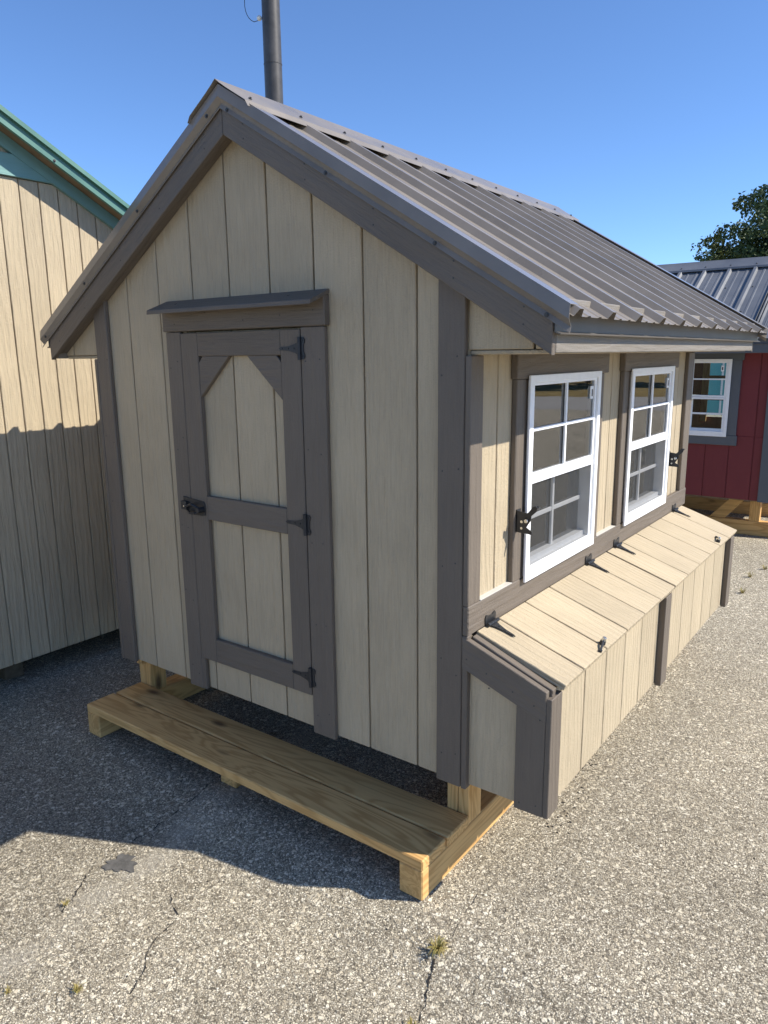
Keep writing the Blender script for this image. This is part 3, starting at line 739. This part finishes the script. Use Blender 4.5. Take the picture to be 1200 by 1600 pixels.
# ------------------------------------------------------------------ beige shed with the green roof edge, left
XL = -2.62
shed = empty('garden_shed', (XL-1.5, -.1, 0))
tag(shed, 'beige shed with green metal roof edge, half in shadow, left of the coop', 'shed')
RY, RZL, SLL = -.10, 2.893, .523
wl = MB().prism([(XL-.011, -1.5, .125), (XL-.011, 1.32, .125), (XL-.011, 1.32, RZL-.13-1.42*SLL), (XL-.011, RY, RZL-.13), (XL-.011, -1.5, RZL-.13-1.40*SLL)], (-.02, 0, 0)).build('wall', 'beige_z', shed)
gl = [.0164+.1016*k-.1016*20 for k in range(0, 40)]
glx = [-.155+.1016*k for k in range(-13, 15)]
lcl = [(SLL, 1, RZL-.07+SLL*RY), (-SLL, 1, RZL-.07-SLL*RY)]
siding(wl, 'beige_z', (XL-.010, 0, 0), (0, 1, 0), (1, 0, 0), cells(-1.5, 1.32, glx, .125, 2.554), t=.010, gap=.006, clips=lcl)
siding(wl, 'beige_z', (XL-.010, 0, 0), (0, 1, 0), (1, 0, 0), cells(-1.5, 1.32, glx, 2.66, 2.9), t=.010, gap=.006, clips=lcl)
bp = [(-1.4, 2.556), (1.2, 2.556), (1.2, 2.658), (-1.4, 2.658)]
for cl in lcl: bp = clip_poly(bp, *cl)
MB().prism([(XL+.0, a, b) for a, b in bp], (.018, 0, 0)).build('band_trim', 'teal_y', shed, .002)
for sg in (1, -1):
    D = Vector((0, sg*1.0, -SLL)); D.normalize(); ln_ = 1.58*math.hypot(1, SLL)
    fr = slope_frame(D)
    def sl_box(name, mat, x0, x1, up0, up1, d0=0., par=shed):
        p = Vector((x0, RY+sg*.0006, RZL))
        a, b = p+D*d0+Z*up0, p+D*ln_+Z*up0
        return MB().prism([a, b, b+Z*(up1-up0), a+Z*(up1-up0)], (x1-x0, 0, 0)).build(name, mat, par, 0, frame=fr)
    sl_box('rake_board', 'teal_x', XL+.001, XL+.022, -.118, -.052)
    sl_box('soffit', 'inside', XL+.002, XL+.105, -.050, -.040)
    sl_box('rake_fascia', 'roof_green', XL+.1055, XL+.118, -.068, -.012)
    sl_box('rake_trim', 'roof_green', XL+.1185, XL+.132, -.072, -.050)
    sl_box('rake_trim', 'roof_green', XL+.112, XL+.136, -.018, .006)
    sl_box('roof_sheet', 'roof_green', XL-3.2, XL+.111, -.02, .002)
    for q in (.42, 1.1): screw(shed, Vector((XL+.1325, RY, RZL))+D*q-Z*.061, (1, 0, 0))
box('ridge_vent', 'shingle', shed, (XL-3.2, RY-.12, RZL-.045), (XL+.130, RY+.10, RZL+.004))
box('wall', 'beige_z', shed, (XL-3.0, 1.30, .125), (XL-.04, 1.33, RZL-.13-1.42*SLL), 0); box('wall', 'beige_z', shed, (XL-3.0, -1.52, .125), (XL-.04, -1.49, RZL-.13-1.42*SLL), 0); box('wall', 'beige_z', shed, (XL-3.02, -1.5, .125), (XL-2.99, 1.3, RZL-.13-1.42*SLL), 0)
for y in (-1.3, -.1, 1.15): box('skid', 'dark_wood', shed, (XL-3.0, y-.05, 0), (XL-.12, y+.05, .124))

# ------------------------------------------------------------------ dark red coop behind
RX1, RY0 = .085, 5.10
redc = empty('chicken_coop', (RX1-1.22, RY0+.9, 0))
tag(redc, 'dark red coop with slate trim and grey metal roof behind the nest box', 'chicken coop')
RL = 2.44; RW = 1.826; RZ2, RB2 = 2.512, .408
RCY = RY0+RW/2
rw0, rw1 = -.937, -.317; rz0, rz1 = .955, 1.626
rx0 = RX1-RL
fwr = box('front_wall', 'red_z', redc, (rx0, RY0+.008, RB2), (RX1, RY0+.020, rz0+.03), 0)
MB().box((rx0, RY0+.008, rz0+.0302), (rw0+.02, RY0+.020, 1.74)).build('backing_panel', 'red_z', fwr); MB().box((rw1-.02, RY0+.008, rz0+.0302), (RX1, RY0+.020, 1.74)).build('backing_panel', 'red_z', fwr)
rg = [-.095-.196*k for k in range(-1, 12)]
siding(fwr, 'red_z', (0, RY0+.010, 0), (1, 0, 0), (0, -1, 0), cells(rx0, RX1, rg, RB2, rz0+.01)+cells(rx0, rw0+.01, rg, rz0+.011, 1.74)+cells(rw1-.01, RX1, rg, rz0+.011, 1.74))
box('corner_trim', 'slate_z', redc, (-.024, RY0-.020, RB2-.006), (RX1+.003, RY0-.0005, 1.70)); box('corner_trim', 'slate_z', redc, (RX1+.0005, RY0-.0215, RB2-.006), (RX1+.020, RY0+.07, 1.70))
sdr = box('side_wall', 'red_z', redc, (RX1-.02, RY0+.021, RB2), (RX1-.010, RY0+RW, 1.72), 0)
siding(sdr, 'red_z', (RX1-.010, 0, 0), (0, 1, 0), (1, 0, 0), cells(RY0+.021, RY0+RW, [RY0+.2*k for k in range(1, 9)], RB2, 1.72))
gp = [(RY0, 1.721), (RY0+RW, 1.721), (RCY, RZ2-.06)]
MB().prism([(RX1-.01, a, b) for a, b in gp], (-.012, 0, 0)).build('gable_panel', 'red_z', redc)
box('side_wall', 'red_z', redc, (rx0, RY0+.021, RB2), (rx0+.012, RY0+RW, 1.72), 0)
by = RY0+RW
bw0, bw1, bz0, bz1 = -.945, -.44, .975, 1.63
box('back_wall', 'red_z', redc, (rx0, by-.012, RB2), (RX1-.021, by, bz0), 0); box('back_wall', 'red_z', redc, (rx0, by-.012, bz0+.0005), (bw0, by, 1.72), 0); box('back_wall', 'red_z', redc, (bw1, by-.012, bz0+.0005), (RX1-.021, by, 1.72), 0); box('back_wall', 'red_z', redc, (bw0+.0005, by-.012, bz1), (bw1-.0005, by, 1.72), 0)
for zz in (1.16, 1.40): box('back_window_bar', 'dark_wood', redc, (bw0, by-.035, zz), (bw1, by-.013, zz+.03))
box('back_window_bar', 'pine_z', redc, (bw0-.03, by-.055, bz0-.05), (bw0+.04, by-.0365, bz1+.05))
box('floor', 'inside', redc, (rx0+.02, RY0+.03, RB2-.012), (RX1-.03, by-.03, RB2+.01), 0)
window(redc, 'slate_', (0, RY0-.0005, 0), (1, 0, 0), (0, -1, 0), rw0, rw1, rz0, rz1, header=(.09, .09), sill=True, with_screen=False, pane='glass_clear')
box('fascia', 'slate_x', redc, (rx0-.08, RY0-.285, 1.675), (RX1+.09, RY0-.263, 1.79)); box('soffit', 'slate_x', redc, (rx0-.08, RY0-.262, 1.690), (RX1+.08, RY0-.003, 1.702), 0)
gable_roof(redc, 'roof_grey', (0, RCY, RZ2), (1, 0, 0), (0, -1, 0), 1.24, .722, rx0-.10, RX1+.11, [-.35-RIB*.925*k for k in range(-2, 10)])
SKY_ = RY0+.42
for y in (SKY_, by-.45): box('skid', 'pine_x', redc, (rx0-.3, y, 0), (RX1+.9, y+.09, .135), .004)
for x in (-.150, rx0+.05):
    for y in (SKY_, by-.45): box('post', 'pine_z', redc, (x, y+.002, .1355), (x+.088, y+.088, RB2-.013), .003)
for x0, x1 in ((-.155, -.50), (-.058, .28)):
    q = 1 if x1 < x0 else -1
    MB().prism([(x0, SKY_+.02, RB2-.02), (x0-.12*q, SKY_+.02, RB2-.02), (x1, SKY_+.02, .136), (x1+.14*q, SKY_+.02, .136)], (0, .04, 0)).build('brace', 'pine_x', redc, .002)

# ------------------------------------------------------------------ aqua shed further back
aq = empty('garden_shed', (-1.45, 10.2, 0))
tag(aq, 'aqua shed with arched roof on legs, glimpsed behind and through the dark red coop', 'shed')
AY = 9.4
ap = [(-2.40, .80), (-.50, .80), (-.50, 2.3)]+[(-1.45+.95*math.cos(t), 2.3+.54*math.sin(t)) for t in [math.pi*i/16 for i in range(1, 16)]]+[(-2.40, 2.3)]
aw = MB().prism([(x, AY, z) for x, z in ap], (0, 1.6, 0)).build('wall', 'aqua_z', aq)
for x in (-2.3, -2.05, -1.80, -1.55, -1.30, -1.05, -.80, -.58): box('batten', 'white', aq, (x-.012, AY-.02, .82), (x+.012, AY-.001, 2.25))
rp = [(-1.45+1.0*math.cos(t), 2.29+.60*math.sin(t)) for t in [math.pi*i/16 for i in range(0, 17)]]; rq = [(-1.45+.96*math.cos(t), 2.29+.565*math.sin(t)) for t in [math.pi*i/16 for i in range(16, -1, -1)]]
rr_ = MB()
for i in range(16):
    a, b = rp[i], rp[i+1]; c, d = rq[15-i], rq[16-i]
    rr_.prism([(a[0], AY-.12, a[1]), (b[0], AY-.12, b[1]), (c[0], AY-.12, c[1]), (d[0], AY-.12, d[1])], (0, 1.84, 0))
rr_.build('roof', 'roof_teal', aq)
for x in (-2.38, -.62):
    for y in (AY+.02, AY+1.46): box('leg', 'aqua_z', aq, (x, y, 0), (x+.10, y+.10, .799))

# ------------------------------------------------------------------ utility pole
PX, PY = -6.75, 6.24
pole = empty('utility_pole', (PX, PY, 0))
tag(pole, 'tall dark round utility pole rising behind the coop roof', 'utility pole')
m = MB(); 
for i in range(8): m.tube((PX, PY, i*1.25), (PX, PY, (i+1)*1.25), .128-.001*i, .128-.001*(i+1), 24, i in (0, 7))
m.build('shaft', 'pole', pole, smooth=True)
MB().tube((PX, PY, 5.62), (PX, PY, 5.632), .1275, None, 24).build('seam_band', 'pole', pole)
ip = Vector((PX-.125, PY-.10, 6.20))
q = MB()
for i in range(6):
    t0, t1 = math.pi*i/6, math.pi*(i+1)/6
    q.tube(ip+Z*(-.035*math.cos(t0)), ip+Z*(-.035*math.cos(t1)), max(.036*math.sin(t0), .002), max(.036*math.sin(t1), .002), 12, False)
q.build('insulator', 'insulator', pole, smooth=True)
wp = [ip+Vector((-.01, -.01, -.03))]+[ip+Vector((-.03-.13*math.sin(t*1.2), -.02-.09*math.sin(t*1.2), -.05*math.cos(t*1.4)+.16*t*t*.6)) for t in [i/8*1.6 for i in range(1, 9)]]+[ip+Vector((-.12, -.08, .5)), ip+Vector((-.2, -.15, 3.6))]
MB().path(wp, .0045, 6).build('wire', 'black', pole)

# ------------------------------------------------------------------ trees
def tree(loc, H, rad, seed, label, cat='tree', leaves=9000, group=None, base=.34, ls=.16, lobes=70):
    rg = np.random.default_rng(seed); py = random.Random(seed)
    t = empty('tree', loc); tag(t, label, cat, group); loc = Vector(loc)
    m = MB(); tips = []
    def limb(p, d, ln, r, lev):
        q = p+d*ln
        mid = p.lerp(q, .5)+Vector((py.uniform(-1, 1), py.uniform(-1, 1), py.uniform(-.3, .5)))*ln*.07
        m.tube(p, mid, r, r*.8, 7, False); m.tube(mid, q, r*.8, r*.55, 7, False)
        if lev >= 3: tips.append(q); return
        if lev >= 1: tips.append(mid.lerp(q, .6))
        for i in range(4 if lev else 6):
            a = py.uniform(0, 6.28); e = py.uniform(-.05, 1.0) if lev else py.uniform(.15, 1.15)
            nd = (Vector((math.cos(a)*math.cos(e), math.sin(a)*math.cos(e), math.sin(e)))*.8+d*.45).normalized()
            limb(p.lerp(q, py.uniform(.55, 1.)), nd, ln*py.uniform(.55, .75)*(1.0), r*.5, lev+1)
    limb(loc, Vector((.02, .01, 1)), H*base, H*.028, 0)
    m.build('trunk', 'bark', t)
    # leaf clumps: shells around random lobes plus the branch tips
    cc = np.array([loc.x, loc.y, H*.60]); ctr = []
    for i in range(lobes):
        v = rg.normal(size=3); v /= np.linalg.norm(v); v *= rg.uniform(.25, 1.0)**.6
        p = cc+v*np.array([rad, rad, H*.40]); ctr.append((p, rg.uniform(.07, .20)*rad))
    P = []
    for _ in range(leaves):
        c, r = ctr[rg.integers(len(ctr))]; v = rg.normal(size=3); v /= np.linalg.norm(v)
        P.append(c+v*r*rg.uniform(.55, 1.08)*np.array([1.15, 1.15, .8]))
    P = np.array(P); vs, fs = [], []
    for p in P:
        a = rg.normal(size=3); a /= np.linalg.norm(a); b = np.cross(a, rg.normal(size=3)); b /= np.linalg.norm(b)
        s_ = ls*rg.uniform(.6, 1.3); o = len(vs)
        vs += [p-a*s_, p+b*s_*.5, p+a*s_, p-b*s_*.5]; fs.append((o, o+1, o+2, o+3))
    me = bpy.data.meshes.new('crown'); me.from_pydata([tuple(Vector(v)-loc) for v in vs], [], fs); me.materials.append(M['leaf'])
    ob = bpy.data.objects.new('crown', me); COL.objects.link(ob); ob.parent = t
    return t
tree((-4.3, 33.8, 0), 8.35, 3.55, 11, 'large dark green broadleaf tree at the right edge', leaves=60000, ls=.085, lobes=300)
d_ = Vector((.38, .925, 0)); q_ = Vector((.925, -.38, 0)); o_ = Vector((-1, -1.9, 0))
for i, (s_, k_) in enumerate(((40, -7), (44, -1), (41, 5), (46, 12))):
    p = o_+d_*s_+q_*k_
    tree(p, 6.0+i*.4, 3.4, 20+i, ('first', 'second', 'third', 'fourth')[i]+' roadside tree from the left, mirrored in the coop windows', leaves=1500, group='roadside trees beyond the lot', ls=.45)

# ------------------------------------------------------------------ grass tufts in the cracks
def tuft(loc, n, h, seed, label, flat=.8):
    rg = random.Random(seed); m = MB(); loc = gp_(*loc); loc = Vector((*loc, gz(loc[1])+.002))
    for i in range(n):
        a = rg.uniform(0, 6.283); ln = h*rg.uniform(.5, 1.2); ou = rg.uniform(.3, 1.)*flat; d = Vector((math.cos(a), math.sin(a), 0)); s = Vector((-d.y, d.x, 0))*.0013
        p = loc+d*rg.uniform(0, h*.22)
        a1 = p+d*ln*ou*.45+Z*ln*.5; a2 = p+d*ln*ou+Z*ln*(.75-ou*.5)
        m.add([p-s, p+s, a1+s*.8, a1-s*.8, a2], [(0, 1, 2, 3), (3, 2, 4)])
    return tag(m.build('grass_tuft', 'straw', origin=loc), label, 'grass tuft', 'dry grass tufts in the pavement')
tuft((.123, -.348), 120, .048, 1, 'straw-coloured grass tuft on the crack in front of the step corner', .95)
tuft((.205, -.60), 60, .034, 8, 'low straw tuft in the crack at the bottom edge')
tuft((-.601, -1.037), 50, .030, 2, 'yellow dry tuft at the lower left of the lot')
tuft((-.93, -.877), 30, .026, 3, 'small yellow tuft below the dark tar patch')
tuft((-.754, -1.152), 22, .022, 4, 'tiny dry tuft at the bottom left corner')
tuft((.138, 4.09), 40, .06, 5, 'green-yellow tuft between nest box and red coop, middle one')
tuft((.169, 3.646), 40, .055, 6, 'green-yellow tuft beyond the far end of the nest box, nearest one')
tuft((.192, 4.375), 40, .06, 7, 'green-yellow tuft at the right edge near the red coop')

# ------------------------------------------------------------------ loose grit and leaf bits
rgd = random.Random(77); deb = MB()
line = [(.17, .36), (.13, .58), (.08, .95), (.06, 1.27), (.0, 1.75), (-.05, 2.36), (.05, 3.1)]
spots = []
for a, b in zip(line, line[1:]):
    for i in range(26):
        t = rgd.random(); spots.append((a[0]+(b[0]-a[0])*t+rgd.gauss(0, .025), a[1]+(b[1]-a[1])*t+rgd.gauss(0, .02), rgd.uniform(.003, .008)))
for cl_ in ([(.24, -.66), (.21, -.573), (.17, -.47), (.145, -.421), (.125, -.353), (.129, -.262)], [(-.48, -.96), (-.51, -.90), (-.583, -.804), (-.604, -.694), (-.705, -.64)], [(-.905, -.90), (-.97, -.80), (-1.02, -.74)]):
    for a, b in zip(cl_, cl_[1:]):
        for i in range(16):
            t = rgd.random(); q = gp_(a[0]+(b[0]-a[0])*t, a[1]+(b[1]-a[1])*t); spots.append((q[0]+rgd.gauss(0, .006), q[1]+rgd.gauss(0, .006), rgd.uniform(.0015, .0045)))
for i in range(170): spots.append((rgd.uniform(-1.3, 1.4), rgd.uniform(-1.2, 3.4), rgd.uniform(.0025, .0065)))
for x, y, q in spots:
    if -.02 > x > -1.9 and y > -.2 : continue
    z = gz(y); a = rgd.uniform(0, 6.28); c_, s_ = math.cos(a)*q, math.sin(a)*q; h = q*rgd.uniform(.3, .7)
    p = [(x+c_, y+s_, z), (x-s_*.6, y+c_*.6, z), (x-c_, y-s_, z), (x+s_*.6, y-c_*.6, z), (x+c_*.2, y+s_*.3, z+h)]
    deb.add(p, [(0, 1, 4), (1, 2, 4), (2, 3, 4), (3, 0, 4)])
d_o = deb.build('loose_grit', 'crack'); d_o['kind'] = 'stuff'; d_o['label'] = 'dark grit and leaf bits scattered over the asphalt'; d_o['category'] = 'grit'
# nail heads on the trim boards
_n = MB().tube((0, 0, 0), (0, 0, .0012), .0028, .0022, 8).build('nail_source', 'screw', origin=(0, 0, 0)); NAIL = _n.data; bpy.data.objects.remove(_n)
nq = Vector((0, -1, 0)).to_track_quat('Z', 'Y').to_matrix(); nx_ = Vector((1, 0, 0)).to_track_quat('Z', 'Y').to_matrix()
rn = random.Random(5)
for z in (.40, .72, 1.04, 1.36, 1.66):
    for x in (-.072, -.022, -W+.02, -W+.07): inst('nail', NAIL, (x+rn.uniform(-.006, .006), -.0200, z+rn.uniform(-.03, .03)), coop, nq)
    for x in (-1.325, -1.285, -.61, -.555): inst('nail', NAIL, (x+rn.uniform(-.006, .006), -.0205, z+rn.uniform(-.03, .03)), coop, nq)
    if z < .7: 
        for x in (.21, .265): inst('nail', NAIL, (x, -.0200, z*.9+rn.uniform(-.02, .02)), nest, nq)
for x in (-1.28, -1.1, -.9, -.72, -.57): inst('nail', NAIL, (x, -.0280, 1.835+rn.uniform(-.02, .02)), coop, nq)
for x, z in ((.02, .765), (.09, .735), (.10, .69), (.18, .70), (.25, .675), (.27, .635)): inst('nail', NAIL, (x, -.0225, z), nest, nq)
for t in (.08, .3, .52, .75, .93):
    for dz in (.03, .075): inst('nail', NAIL, (CX+t*(W/2+EV), FR, RB-t*(RB-ZS+.018)+dz), coop, nq); inst('nail', NAIL, (CX-t*(W/2+EV), FR, RB-t*(RB-ZS+.018)+dz), coop, nq)
